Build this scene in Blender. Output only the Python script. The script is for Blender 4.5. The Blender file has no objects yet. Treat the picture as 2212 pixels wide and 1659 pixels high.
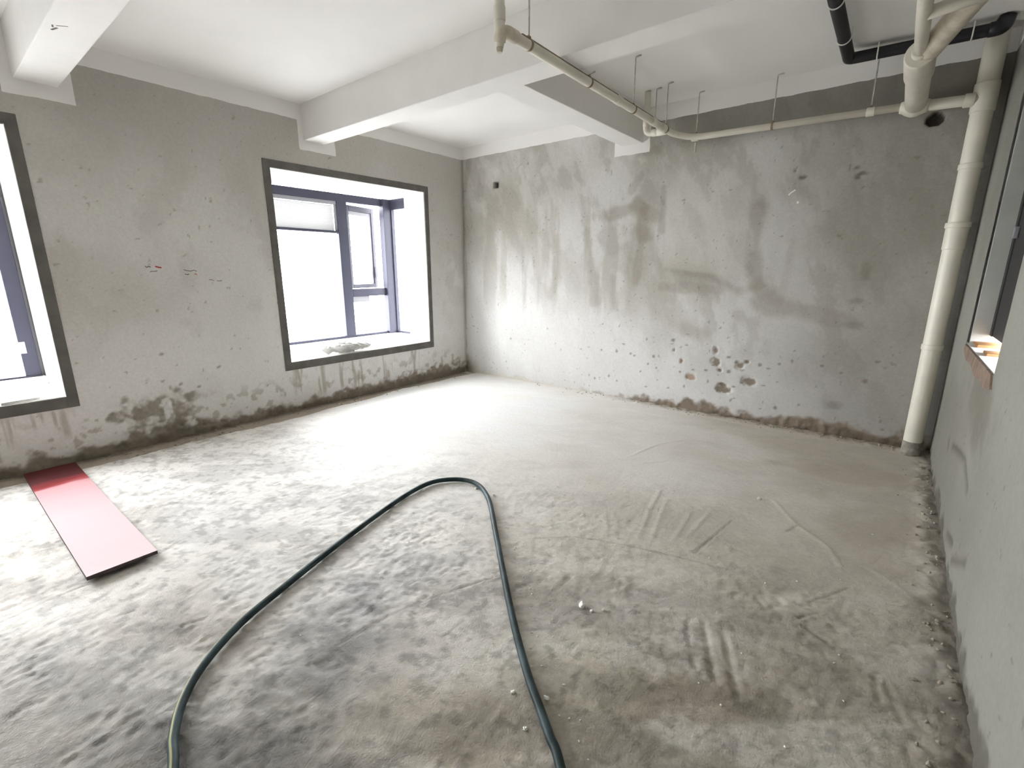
import bpy, bmesh, math, random
import numpy as np
from mathutils import Vector, Matrix

random.seed(7)
scene = bpy.context.scene
COL = scene.collection

# ---------------------------------------------------------------- camera
CAM = Vector((4.5923, -4.6978, 1.3856))
YAW, PITCH, FPX = 0.6762, -0.2372, 1021.74
fw = Vector((-math.sin(YAW) * math.cos(PITCH), math.cos(YAW) * math.cos(PITCH), math.sin(PITCH)))
rt = Vector((math.cos(YAW), math.sin(YAW), 0))
up = rt.cross(fw)
cam_data = bpy.data.cameras.new('camera')
cam_data.sensor_fit = 'HORIZONTAL'
cam_data.sensor_width = 36.0
cam_data.lens = FPX / 2212 * 36.0
cam_data.clip_start = 0.02
cam_data.clip_end = 500
cam = bpy.data.objects.new('camera', cam_data)
M = Matrix((rt, up, -fw)).transposed().to_4x4()
M.translation = CAM
cam.matrix_world = M
COL.objects.link(cam)
scene.camera = cam

W = 4.962            # room width (x), window wall at x = 0, back wall at y = 0
H = 2.88             # ceiling
YB = -7.6            # wall behind the camera

# ---------------------------------------------------------------- sky, portals, exposure
SKY = 9.0
world = bpy.data.worlds.new('overcast_sky')
scene.world = world
world.use_nodes = True
bg = world.node_tree.nodes['Background']
bg.inputs['Color'].default_value = (1.0, 0.978, 0.995, 1)
bg.inputs['Strength'].default_value = SKY


def portal(name, loc, direction, sx, sy):
    l = bpy.data.lights.new(name, 'AREA')
    l.shape = 'RECTANGLE'
    l.size, l.size_y = sx, sy
    l.cycles.is_portal = True
    o = bpy.data.objects.new(name, l)
    o.location = loc
    o.rotation_euler = Vector(direction).to_track_quat('-Z', 'Z').to_euler()
    COL.objects.link(o)


portal('window_portal', (-0.80, -1.60, 1.40), (1, 0, 0), 1.9, 1.8)
portal('window_portal', (-0.80, -5.05, 1.40), (1, 0, 0), 1.9, 1.8)
portal('window_portal', (-0.55, -0.585, 1.40), (0, -1, 0), 0.45, 1.75)

vs = scene.view_settings
vs.view_transform = 'Standard'
vs.look = 'None'
vs.gamma = 1.0
vs.use_curve_mapping = False
vs.exposure = 1.82
scene.cycles.use_denoising = True
scene.cycles.max_bounces = 14
scene.cycles.diffuse_bounces = 10
scene.cycles.glossy_bounces = 4
scene.cycles.transparent_max_bounces = 16
scene.cycles.sample_clamp_indirect = 8.0

# ---------------------------------------------------------------- dimensions
PAINT = 2.742        # lower edge of the white paint on the walls


# ---------------------------------------------------------------- helpers
def link(o, parent=None):
    COL.objects.link(o)
    if parent is not None:
        o.parent = parent
    return o


def root_of(o):
    v = Vector((0, 0, 0))
    while o is not None:
        v = v + o.location
        o = o.parent
    return v


def mesh_obj(name, verts, faces, mat, parent=None, smooth=False, uvs=None):
    me = bpy.data.meshes.new(name)
    off = root_of(parent) if parent is not None else Vector((0, 0, 0))
    me.from_pydata([(v[0] - off.x, v[1] - off.y, v[2] - off.z) for v in verts], [], faces)
    if mat is not None:
        me.materials.append(mat)
    if smooth:
        me.polygons.foreach_set('use_smooth', [True] * len(me.polygons))
    me.update()
    return link(bpy.data.objects.new(name, me), parent)


def thing(name, label, cat, loc, group=None):
    o = bpy.data.objects.new(name, None)
    o.empty_display_size = 0.1
    o.location = loc
    o['label'] = label
    o['category'] = cat
    if group:
        o['group'] = group
    return link(o)


def struct_root(name, loc=(0, 0, 0)):
    o = bpy.data.objects.new(name, None)
    o.empty_display_size = 0.1
    o.location = loc
    o['kind'] = 'structure'
    return link(o)


def tag(o, label, cat, group=None):
    o['label'] = label
    o['category'] = cat
    if group:
        o['group'] = group
    return o


def box_bm(bm, lo, hi, bevel=0.0, rot=None):
    r = bmesh.ops.create_cube(bm, size=1.0)
    vs_ = r['verts']
    c = [(lo[i] + hi[i]) / 2 for i in range(3)]
    d = [max(hi[i] - lo[i], 1e-4) for i in range(3)]
    bmesh.ops.scale(bm, vec=d, verts=vs_)
    if rot is not None:
        bmesh.ops.transform(bm, matrix=rot, verts=vs_)
    bmesh.ops.translate(bm, vec=c, verts=vs_)
    if bevel > 0:
        es = list({e for v in vs_ for e in v.link_edges})
        bmesh.ops.bevel(bm, geom=es, offset=bevel, segments=2, affect='EDGES', profile=0.5)


def bm_obj(name, bm, mat, parent=None, smooth=False):
    me = bpy.data.meshes.new(name)
    off = root_of(parent) if parent is not None else Vector((0, 0, 0))
    bmesh.ops.translate(bm, vec=-off, verts=bm.verts)
    bm.to_mesh(me)
    bm.free()
    if mat is not None:
        me.materials.append(mat)
    if smooth:
        me.polygons.foreach_set('use_smooth', [True] * len(me.polygons))
    return link(bpy.data.objects.new(name, me), parent)


def box(name, lo, hi, mat, parent=None, bevel=0.003, rot=None):
    bm = bmesh.new()
    box_bm(bm, lo, hi, bevel, rot)
    return bm_obj(name, bm, mat, parent)


def spline(pts, per=8):
    """Catmull-Rom through the points."""
    P = [Vector(p) for p in pts]
    P = [P[0] * 2 - P[1]] + P + [P[-1] * 2 - P[-2]]
    out = []
    for i in range(1, len(P) - 2):
        a, b, c, d = P[i - 1], P[i], P[i + 1], P[i + 2]
        for k in range(per):
            t = k / per
            out.append(0.5 * ((2 * b) + (c - a) * t + (2 * a - 5 * b + 4 * c - d) * t * t + (3 * b - a - 3 * c + d) * t ** 3))
    out.append(P[-2])
    return out


def fillet(pts, rad, seg=7):
    """Polyline with rounded corners (pipe elbows)."""
    P = [Vector(p) for p in pts]
    out = [P[0]]
    for i in range(1, len(P) - 1):
        a, b, c = P[i - 1], P[i], P[i + 1]
        u, v = (a - b).normalized(), (c - b).normalized()
        r = min(rad, (a - b).length * 0.45, (c - b).length * 0.45)
        s, e = b + u * r, b + v * r
        for k in range(seg + 1):
            t = k / seg
            out.append(s * (1 - t) ** 2 + b * 2 * t * (1 - t) + e * t * t)
    out.append(P[-1])
    return out


def tube_data(path, rad, seg=20, cap=True):
    P = [Vector(p) for p in path]
    n = len(P)
    R = rad if isinstance(rad, (list, tuple)) else [rad] * n
    T = []
    for i in range(n):
        t = (P[min(i + 1, n - 1)] - P[max(i - 1, 0)])
        T.append(t.normalized())
    a = Vector((0, 0, 1)) if abs(T[0].z) < 0.9 else Vector((1, 0, 0))
    N = (a - T[0] * a.dot(T[0])).normalized()
    verts, faces, frames = [], [], []
    for i in range(n):
        if i:
            N = (N - T[i] * N.dot(T[i])).normalized()
        B = T[i].cross(N)
        frames.append((N.copy(), B))
        for k in range(seg):
            an = 2 * math.pi * k / seg
            verts.append(P[i] + (N * math.cos(an) + B * math.sin(an)) * R[i])
    for i in range(n - 1):
        for k in range(seg):
            k2 = (k + 1) % seg
            faces.append((i * seg + k, i * seg + k2, (i + 1) * seg + k2, (i + 1) * seg + k))
    if cap:
        faces.append(tuple(range(seg))[::-1])
        faces.append(tuple((n - 1) * seg + k for k in range(seg)))
    return verts, faces, frames


def tube(name, path, rad, mat, parent=None, seg=20, smooth=True):
    v, f, _ = tube_data(path, rad, seg)
    o = mesh_obj(name, v, f, mat, parent, smooth)
    if smooth:
        for p in o.data.polygons[-2:]:
            p.use_smooth = False
    return o


def sleeve(name, a, b, r, mat, parent, lip=0.004, seg=24):
    """A pipe socket with rounded lips between points a and b."""
    a, b = Vector(a), Vector(b)
    d = (b - a)
    ts = [0, 0.0, 0.06, 0.5, 0.94, 1.0, 1.0]
    rs = [r - lip * 1.5, r - lip * .4, r, r, r, r - lip * .4, r - lip * 1.5]
    return tube(name, [a + d * (t + 0.0005 * i) for i, t in enumerate(ts)], rs, mat, parent, seg)


# numpy noise -------------------------------------------------------------
def vnoise(x, y, seed):
    xi, yi = np.floor(x).astype(np.int64), np.floor(y).astype(np.int64)
    xf, yf = x - xi, y - yi
    u, v = xf * xf * (3 - 2 * xf), yf * yf * (3 - 2 * yf)

    def h(a, b):
        n = (a * 374761393 + b * 668265263 + seed * 974711) & 0xFFFFFFFF
        n = ((n ^ (n >> 13)) * 1274126177) & 0xFFFFFFFF
        return ((n ^ (n >> 16)) & 0xFFFF) / 65535.0
    a = h(xi, yi) * (1 - u) + h(xi + 1, yi) * u
    b = h(xi, yi + 1) * (1 - u) + h(xi + 1, yi + 1) * u
    return a * (1 - v) + b * v


def fbm(x, y, scale, seed, octaves=5, gain=0.5):
    s, amp, tot = 0, 1.0, 0
    f = scale
    for o in range(octaves):
        s = s + amp * vnoise(x * f + 17.3 * o, y * f - 9.1 * o, seed + o * 31)
        tot += amp
        amp *= gain
        f *= 2.03
    return s / tot          # 0..1, mean about .5


def sstep(a, b, x):
    t = np.clip((x - a) / (b - a), 0, 1)
    return t * t * (3 - 2 * t)


def seg_dist(x, y, pts):
    d = np.full(x.shape, 1e9)
    for (x0, y0), (x1, y1) in zip(pts[:-1], pts[1:]):
        dx, dy = x1 - x0, y1 - y0
        L = dx * dx + dy * dy + 1e-12
        t = np.clip(((x - x0) * dx + (y - y0) * dy) / L, 0, 1)
        d = np.minimum(d, np.hypot(x - x0 - t * dx, y - y0 - t * dy))
    return d


def blob(x, y, cx, cy, rx, ry, rot, seed, soft=0.5, rough=0.7):
    """Ragged patch: 1 inside, 0 outside."""
    c, s = math.cos(rot), math.sin(rot)
    u, v = ((x - cx) * c + (y - cy) * s) / rx, (-(x - cx) * s + (y - cy) * c) / ry
    r = np.hypot(u, v) + rough * (fbm(x, y, 2.2 / max(min(rx, ry), .02) ** .8, seed, 4) - .5) * 2
    return 1 - sstep(1 - soft, 1 + soft, r)


def grid_mesh(name, A, B, height, colour, place, mat, hole=None, parent=None):
    """Height field over the axes A (columns) x B (rows), coloured per vertex."""
    a, b = np.meshgrid(A, B)
    na, nb = len(A), len(B)
    h = height(a, b)
    co = np.stack(place(a, b, h), -1).reshape(-1, 3)
    rgb = colour(a, b, h)
    idx = np.arange(na * nb).reshape(nb, na)
    q = np.stack([idx[:-1, :-1], idx[:-1, 1:], idx[1:, 1:], idx[1:, :-1]], -1).reshape(-1, 4)
    if hole is not None:
        ca = ((a[:-1, :-1] + a[1:, 1:]) / 2).ravel()
        cb = ((b[:-1, :-1] + b[1:, 1:]) / 2).ravel()
        q = q[~hole(ca, cb)]
    # face the room
    p0, p1, p2 = co[q[0, 0]], co[q[0, 1]], co[q[0, 2]]
    nrm = np.cross(p1 - p0, p2 - p0)
    if nrm @ (np.array((2.5, -2.5, 1.4)) - p0) < 0:
        q = q[:, ::-1]
    me = bpy.data.meshes.new(name)
    me.vertices.add(len(co))
    me.vertices.foreach_set('co', co.astype(np.float32).ravel())
    me.loops.add(q.size)
    me.loops.foreach_set('vertex_index', q.astype(np.int32).ravel())
    me.polygons.add(len(q))
    me.polygons.foreach_set('loop_start', np.arange(0, q.size, 4, dtype=np.int32))
    me.update(calc_edges=True)
    me.polygons.foreach_set('use_smooth', np.ones(len(q), dtype=bool))
    at = me.color_attributes.new('tone', 'FLOAT_COLOR', 'POINT')
    rgba = np.concatenate([np.clip(rgb, 0.01, 0.95), np.ones(rgb.shape[:2] + (1,))], -1)
    at.data.foreach_set('color', rgba.astype(np.float32).ravel())
    me.materials.append(mat)
    me.validate()
    return link(bpy.data.objects.new(name, me), parent)


def axis(*parts):
    out = []
    for lo, hi, step in parts:
        n = max(1, int(round((hi - lo) / step)))
        out += list(np.linspace(lo, hi, n + 1)[(1 if out else 0):])
    return np.array(out)


def mix(c, t, m):
    m = np.clip(m, 0, 1)[..., None]
    return c * (1 - m) + np.array(t) * m


# ---------------------------------------------------------------- materials
def new_mat(name):
    m = bpy.data.materials.new(name)
    m.use_nodes = True
    nt = m.node_tree
    return m, nt, nt.nodes['Principled BSDF']


def N(nt, t, **kw):
    n = nt.nodes.new(t)
    for k, v in kw.items():
        setattr(n, k, v)
    return n


def math_node(nt, op, a, b=None):
    n = N(nt, 'ShaderNodeMath', operation=op)
    for i, v in enumerate((a, b)):
        if v is None:
            continue
        if isinstance(v, (int, float)):
            n.inputs[i].default_value = v
        else:
            nt.links.new(v, n.inputs[i])
    return n.outputs[0]


def add_bump(nt, bsdf, scale, strength, dist=0.01, detail=6, scale2=None, s2=0.3):
    tc = N(nt, 'ShaderNodeTexCoord')
    n1 = N(nt, 'ShaderNodeTexNoise')
    n1.inputs['Scale'].default_value = scale
    n1.inputs['Detail'].default_value = detail
    nt.links.new(tc.outputs['Object'], n1.inputs['Vector'])
    h = n1.outputs['Fac']
    if scale2:
        n2 = N(nt, 'ShaderNodeTexNoise')
        n2.inputs['Scale'].default_value = scale2
        n2.inputs['Detail'].default_value = 3
        nt.links.new(tc.outputs['Object'], n2.inputs['Vector'])
        h = math_node(nt, 'ADD', h, math_node(nt, 'MULTIPLY', n2.outputs['Fac'], s2))
    b = N(nt, 'ShaderNodeBump')
    b.inputs['Strength'].default_value = strength
    b.inputs['Distance'].default_value = dist
    nt.links.new(h, b.inputs['Height'])
    nt.links.new(b.outputs['Normal'], bsdf.inputs['Normal'])
    return n1


def simple(name, col, rough=0.6, bump=0.0, scale=40, var=0.0, metallic=0.0, spec=0.5, vscale=6):
    m, nt, b = new_mat(name)
    b.inputs['Roughness'].default_value = rough
    b.inputs['Metallic'].default_value = metallic
    b.inputs['Specular IOR Level'].default_value = spec
    if var > 0:
        tc = N(nt, 'ShaderNodeTexCoord')
        n = N(nt, 'ShaderNodeTexNoise')
        n.inputs['Scale'].default_value = vscale
        n.inputs['Detail'].default_value = 5
        nt.links.new(tc.outputs['Object'], n.inputs['Vector'])
        r = N(nt, 'ShaderNodeValToRGB')
        r.color_ramp.elements[0].position = 0.3
        r.color_ramp.elements[1].position = 0.7
        r.color_ramp.elements[0].color = tuple(c * (1 - var) for c in col) + (1,)
        r.color_ramp.elements[1].color = tuple(min(1, c * (1 + var)) for c in col) + (1,)
        nt.links.new(n.outputs['Fac'], r.inputs['Fac'])
        nt.links.new(r.outputs['Color'], b.inputs['Base Color'])
    else:
        b.inputs['Base Color'].default_value = tuple(col) + (1,)
    if bump > 0:
        add_bump(nt, b, scale, bump)
    return m


WHITE = (0.81, 0.80, 0.785)


def toned(name, boxes=(), horiz=None, rough=0.9, spec=0.25, fine=150, bump=0.25, dist=0.003, speck=0.08):
    """Cement whose tone comes from the mesh's own stains; `boxes` are areas painted white
    (ranges of the horizontal axis `horiz` and of z)."""
    m, nt, b = new_mat(name)
    at = N(nt, 'ShaderNodeAttribute', attribute_name='tone')
    tc = N(nt, 'ShaderNodeTexCoord')
    n = N(nt, 'ShaderNodeTexNoise')
    n.inputs['Scale'].default_value = 55
    n.inputs['Detail'].default_value = 8
    n.inputs['Roughness'].default_value = 0.7
    nt.links.new(tc.outputs['Object'], n.inputs['Vector'])
    mr = N(nt, 'ShaderNodeMapRange')
    mr.inputs['From Min'].default_value = 0.3
    mr.inputs['From Max'].default_value = 0.7
    mr.inputs['To Min'].default_value = 1 - speck
    mr.inputs['To Max'].default_value = 1 + speck
    nt.links.new(n.outputs['Fac'], mr.inputs['Value'])
    vm = N(nt, 'ShaderNodeVectorMath', operation='SCALE')
    nt.links.new(at.outputs['Color'], vm.inputs[0])
    nt.links.new(mr.outputs['Result'], vm.inputs['Scale'])
    colour = vm.outputs['Vector']
    if boxes:
        w = N(nt, 'ShaderNodeTexNoise')
        w.inputs['Scale'].default_value = 9
        w.inputs['Detail'].default_value = 6
        nt.links.new(tc.outputs['Object'], w.inputs['Vector'])
        wob = math_node(nt, 'MULTIPLY', math_node(nt, 'SUBTRACT', w.outputs['Fac'], 0.5), 0.022)
        sp = N(nt, 'ShaderNodeSeparateXYZ')
        nt.links.new(tc.outputs['Object'], sp.inputs[0])
        hh = math_node(nt, 'ADD', sp.outputs[horiz], wob)
        zz = math_node(nt, 'ADD', sp.outputs['Z'], wob)
        total = None
        for (h0, h1, z0) in boxes:
            k = math_node(nt, 'MULTIPLY', math_node(nt, 'GREATER_THAN', hh, h0), math_node(nt, 'LESS_THAN', hh, h1))
            k = math_node(nt, 'MULTIPLY', k, math_node(nt, 'GREATER_THAN', zz, z0))
            total = k if total is None else math_node(nt, 'MAXIMUM', total, k)
        mx = N(nt, 'ShaderNodeMix', data_type='RGBA')
        nt.links.new(total, mx.inputs['Factor'])
        nt.links.new(colour, mx.inputs['A'])
        mx.inputs['B'].default_value = WHITE + (1,)
        colour = mx.outputs['Result']
    nt.links.new(colour, b.inputs['Base Color'])
    b.inputs['Roughness'].default_value = rough
    b.inputs['Specular IOR Level'].default_value = spec
    add_bump(nt, b, fine, bump, dist, 6, 30, 0.8)
    return m


M_white = simple('white_paint', WHITE, 0.85, 0.08, 60, 0.02, spec=0.3)
M_ceiling = simple('ceiling_paint', WHITE, 0.85, 0.08, 25, 0.03, spec=0.3, vscale=1.5)
M_band = simple('fresh_cement', (0.135, 0.128, 0.115), 0.9, 0.3, 90, 0.18, vscale=9)
M_pvc = simple('cream_pvc', (0.72, 0.69, 0.60), 0.42, 0.05, 20, 0.07, vscale=7)
M_pvc_dirty = simple('dusty_pvc', (0.60, 0.55, 0.45), 0.6, 0.2, 40, 0.18, vscale=14)
M_dust = simple('brown_dust', (0.24, 0.18, 0.12), 0.95, 0.5, 80, 0.25, vscale=20)
M_rod = simple('galvanised_rod', (0.55, 0.54, 0.49), 0.5, 0.2, 120, 0.2, 0.3, vscale=30)
M_clamp = simple('rusty_clamp', (0.30, 0.24, 0.16), 0.6, 0.3, 60, 0.35, 0.5, vscale=40)
M_black = simple('black_plastic', (0.012, 0.012, 0.016), 0.38, 0.05, 60, 0.1)
M_clip = simple('white_clip', (0.75, 0.75, 0.72), 0.5)
M_frame = simple('dark_aluminium', (0.045, 0.046, 0.070), 0.5, 0.0, spec=0.25)
M_rubber = simple('frame_seal', (0.22, 0.22, 0.24), 0.6)
M_bag = simple('white_bag', (0.72, 0.72, 0.70), 0.45, 0.15, 30, 0.03)
M_chip = simple('plaster_white', (0.85, 0.84, 0.80), 0.9, 0.3, 90, 0.05)
M_timber = simple('orange_timber', (0.33, 0.17, 0.06), 0.7, 0.3, 40, 0.3, vscale=12)
M_brick = simple('bare_brick', (0.20, 0.145, 0.11), 0.95, 0.6, 60, 0.25, vscale=18)
M_dark = simple('dark_board', (0.02, 0.019, 0.018), 0.8)
M_outside = simple('pale_ground', (0.24, 0.24, 0.235), 0.95)
M_red_ink = simple('red_ink', (0.45, 0.05, 0.06), 0.8)
M_grey_ink = simple('grey_ink', (0.13, 0.11, 0.10), 0.8)
M_rubble = simple('cement_crumb', (0.36, 0.32, 0.26), 0.95, 0.4, 80, 0.3, vscale=15)
M_label = simple('paper_label', (0.85, 0.85, 0.82), 0.7)
M_louvre = simple('pale_louvre', (.86, .87, .88), .7)

m, nt, b = new_mat('clear_glass')
nt.nodes.remove(b)
tr = N(nt, 'ShaderNodeBsdfTransparent')
gl = N(nt, 'ShaderNodeBsdfGlossy')
gl.inputs['Roughness'].default_value = 0.02
tr.inputs['Color'].default_value = (0.94, 0.96, 0.96, 1)
fr = N(nt, 'ShaderNodeFresnel')
fr.inputs['IOR'].default_value = 1.45
ms = N(nt, 'ShaderNodeMixShader')
ge = N(nt, 'ShaderNodeNewGeometry')
nt.links.new(math_node(nt, 'MULTIPLY', fr.outputs[0], math_node(nt, 'SUBTRACT', 1.0, ge.outputs['Backfacing'])), ms.inputs[0])
nt.links.new(tr.outputs[0], ms.inputs[1])
nt.links.new(gl.outputs[0], ms.inputs[2])
nt.links.new(ms.outputs[0], nt.nodes['Material Output'].inputs['Surface'])
M_glass = m

# ================================================================ SETTING
# ---------------------------------------------------------------- floor
LINES = dict(
    crack=[(3.133, -3.934), (3.14, -3.816), (3.16, -3.672), (3.22, -3.494), (3.274, -3.375), (3.334, -3.237)],
    crack_l=[(1.959, -4.72), (1.937, -4.617), (1.925, -4.505), (1.923, -4.442)],
    crack_m=[(1.89, -4.159), (1.837, -4.057)],
    s1=[(3.414, -3.649), (3.408, -3.593), (3.408, -3.541)],
    groove=[(3.986, -2.477), (4.014, -2.265), (4.045, -2.025)],
    g2=[(4.311, -1.955), (4.344, -1.849)],
    g3=[(4.486, -2.542), (4.55, -2.434), (4.609, -2.32)],
    f1=[(4.125, -2.983), (4.177, -3.11), (4.219, -3.186)],
    f2=[(4.176, -2.942), (4.231, -3.067), (4.295, -3.201)],
    f3=[(4.238, -2.909), (4.305, -3.064), (4.377, -3.229)],
    r1=[(4.727, -2.83), (4.743, -2.957)], r2=[(4.759, -2.853), (4.779, -2.928), (4.805, -2.995)],
    r3=[(4.862, -2.862), (4.871, -2.938)],
    arc=[(2.952, -2.29), (3.034, -2.132), (3.167, -1.987), (3.326, -1.889), (3.472, -1.845)],
    m1=[(2.512, -1.654), (2.716, -1.918)], m2=[(2.58, -1.585), (2.771, -1.875)], m3=[(2.729, -1.465), (2.944, -1.759)],
    m4=[(1.676, -0.668), (1.966, -0.988)], m5=[(1.735, -0.62), (2.02, -0.944)],
    s4=[(3.033, -3.365), (2.988, -3.278)],
    v1=[(4.439, -2.573), (4.518, -2.599), (4.47, -2.672)], v2=[(4.484, -2.711), (4.582, -2.756)], v3=[(4.385, -2.806), (4.447, -2.788)],
    br=[(4.316, -3.48), (4.334, -3.408)], br2=[(3.788, -3.846), (3.819, -3.772)],
    rect=[(3.488, -3.309), (3.525, -3.268), (3.402, -3.069), (3.28, -2.871), (3.436, -2.728), (3.592, -2.66), (3.751, -2.614), (3.946, -2.56), (4.131, -2.521)],
)
RIDGES = dict(
    ridge=[(4.177, -1.599), (4.278, -1.751), (4.34, -1.852), (4.426, -1.922), (4.508, -2.007), (4.569, -2.156)],
    arc2=[(4.683, -2.088), (4.753, -2.141), (4.819, -2.199)],
    t1=[(3.711, -2.536), (3.644, -2.246), (3.581, -1.916)], t2=[(3.663, -2.011), (3.717, -2.255), (3.763, -2.466)],
    t3=[(3.834, -2.094), (3.86, -2.389)], t4=[(3.918, -2.027), (3.912, -2.288)],
    edge=[(3.808, -3.152), (3.972, -3.016), (4.129, -2.912), (4.242, -2.859), (4.354, -2.816), (4.54, -2.784)],
    sw1=[(3.312, -1.553), (3.456, -1.382), (3.619, -1.361)], sw2=[(3.174, -1.493), (3.243, -1.121), (3.382, -0.871)],
)
DEPTH = dict(crack=(.006, .006), groove=(.006, .007), rect=(.003, .006), f1=(.007, .012), f2=(.008, .014), f3=(.008, .014),
             r1=(.006, .010), r2=(.006, .012), r3=(.005, .010), v1=(.006, .009), v2=(.006, .009), arc=(.002, .006))


def screed_edge(y):
    """Where the poured screed stops short of the window wall."""
    return 0.16 + 0.10 * (fbm(y, y * 0 + 3.3, 1.6, 91, 4) - .5) * 2 + 0.05 * sstep(-1.0, -3.5, y)


def floor_h(x, y):
    h = 0.006 * (fbm(x, y, 0.9, 1, 3) - .5) + 0.004 * (fbm(x, y, 5, 2, 4) - .5)
    # long trowel sweeps, circling the middle of the room
    ang = np.arctan2(y + 4.6, x - 3.0)
    rad = np.hypot(y + 4.6, x - 3.0)
    h += 0.0022 * (fbm(rad, ang * 0.35, 14, 5, 3) - .5) * sstep(-4.2, -2.5, y)
    rough = sstep(.45, .62, fbm(x, y, 1.1, 8, 3)) * sstep(-2.2, -3.2, y)
    front = sstep(-1.2, -3.0, y)
    h += (0.0014 + 0.0026 * rough + .0016 * front) * (fbm(x, y, 26, 3, 4) - .5)
    lumps = fbm(x, y, 48, 18, 2)
    h += front * .0028 * sstep(.55, .8, lumps) * sstep(.42, .6, fbm(x, y, 3.1, 19, 3))
    h -= front * .0030 * sstep(.45, .2, lumps) * sstep(.45, .6, fbm(x, y, 2.3, 20, 3))
    h -= 0.004 * rough * sstep(.66, .74, fbm(x, y, 24, 12, 3)) * sstep(-2.4, -3.0, y)
    near = y > -4.9
    for k, p in LINES.items():
        dp, wd = DEPTH.get(k, (.0045, .006))
        dp, wd = dp * .5, wd * .75
        d = seg_dist(x, y, p) + 0.006 * (fbm(x, y, 30, 14, 2) - .5)
        dp = dp * np.clip(.2 + 1.5 * fbm(x, y, 9, 16, 2), 0, 1.3)
        h -= dp * np.exp(-(d / wd) ** 2) - dp * .45 * np.exp(-((d - 2.2 * wd) / wd) ** 2)
    for k, p in RIDGES.items():
        d = seg_dist(x, y, p) + 0.01 * (fbm(x, y, 20, 15, 2) - .5)
        h += 0.0028 * np.exp(-(d / .011) ** 2)
    # broken patch in the middle foreground
    bp = blob(x, y, 3.02, -3.80, .10, .07, .5, 40, .4) + blob(x, y, 3.18, -4.02, .06, .035, .4, 41, .3) + blob(x, y, 4.33, -2.62, .13, .07, .4, 42, .5)
    h -= bp * (0.010 * fbm(x, y, 40, 43, 3))
    # radial trowel grooves in the right foreground
    zone = blob(x, y, 4.62, -3.0, .35, .25, .3, 44, .5, .3)
    h += zone * 0.004 * (fbm(np.hypot(x - 3.2, y + 2.2) * .25, np.arctan2(y + 2.2, x - 3.2), 26, 45, 2) - .5)
    # the screed stops near the window wall; rubble strip by the other walls
    e = screed_edge(y) + 0.03 * (fbm(x, y, 14, 46, 3) - .5)
    h -= 0.020 * (1 - sstep(e - .015, e + .02, x))
    h += 0.018 * (1 - sstep(0.0, e, x)) * fbm(x, y, 22, 47, 4)
    rb = 1 - sstep(.03, .16, -y - .03 * (fbm(x, y, 6, 49, 3) - .5))
    h += rb * (.012 + .022 * (fbm(x, y, 20, 48, 4) - .45)) * sstep(1.2, 2.6, x)
    rr = 1 - sstep(.02, .15, W - x)
    h += rr * (.006 + .030 * (fbm(x, y, 18, 50, 4) - .5))
    return np.where(near, h, 0)


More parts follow.
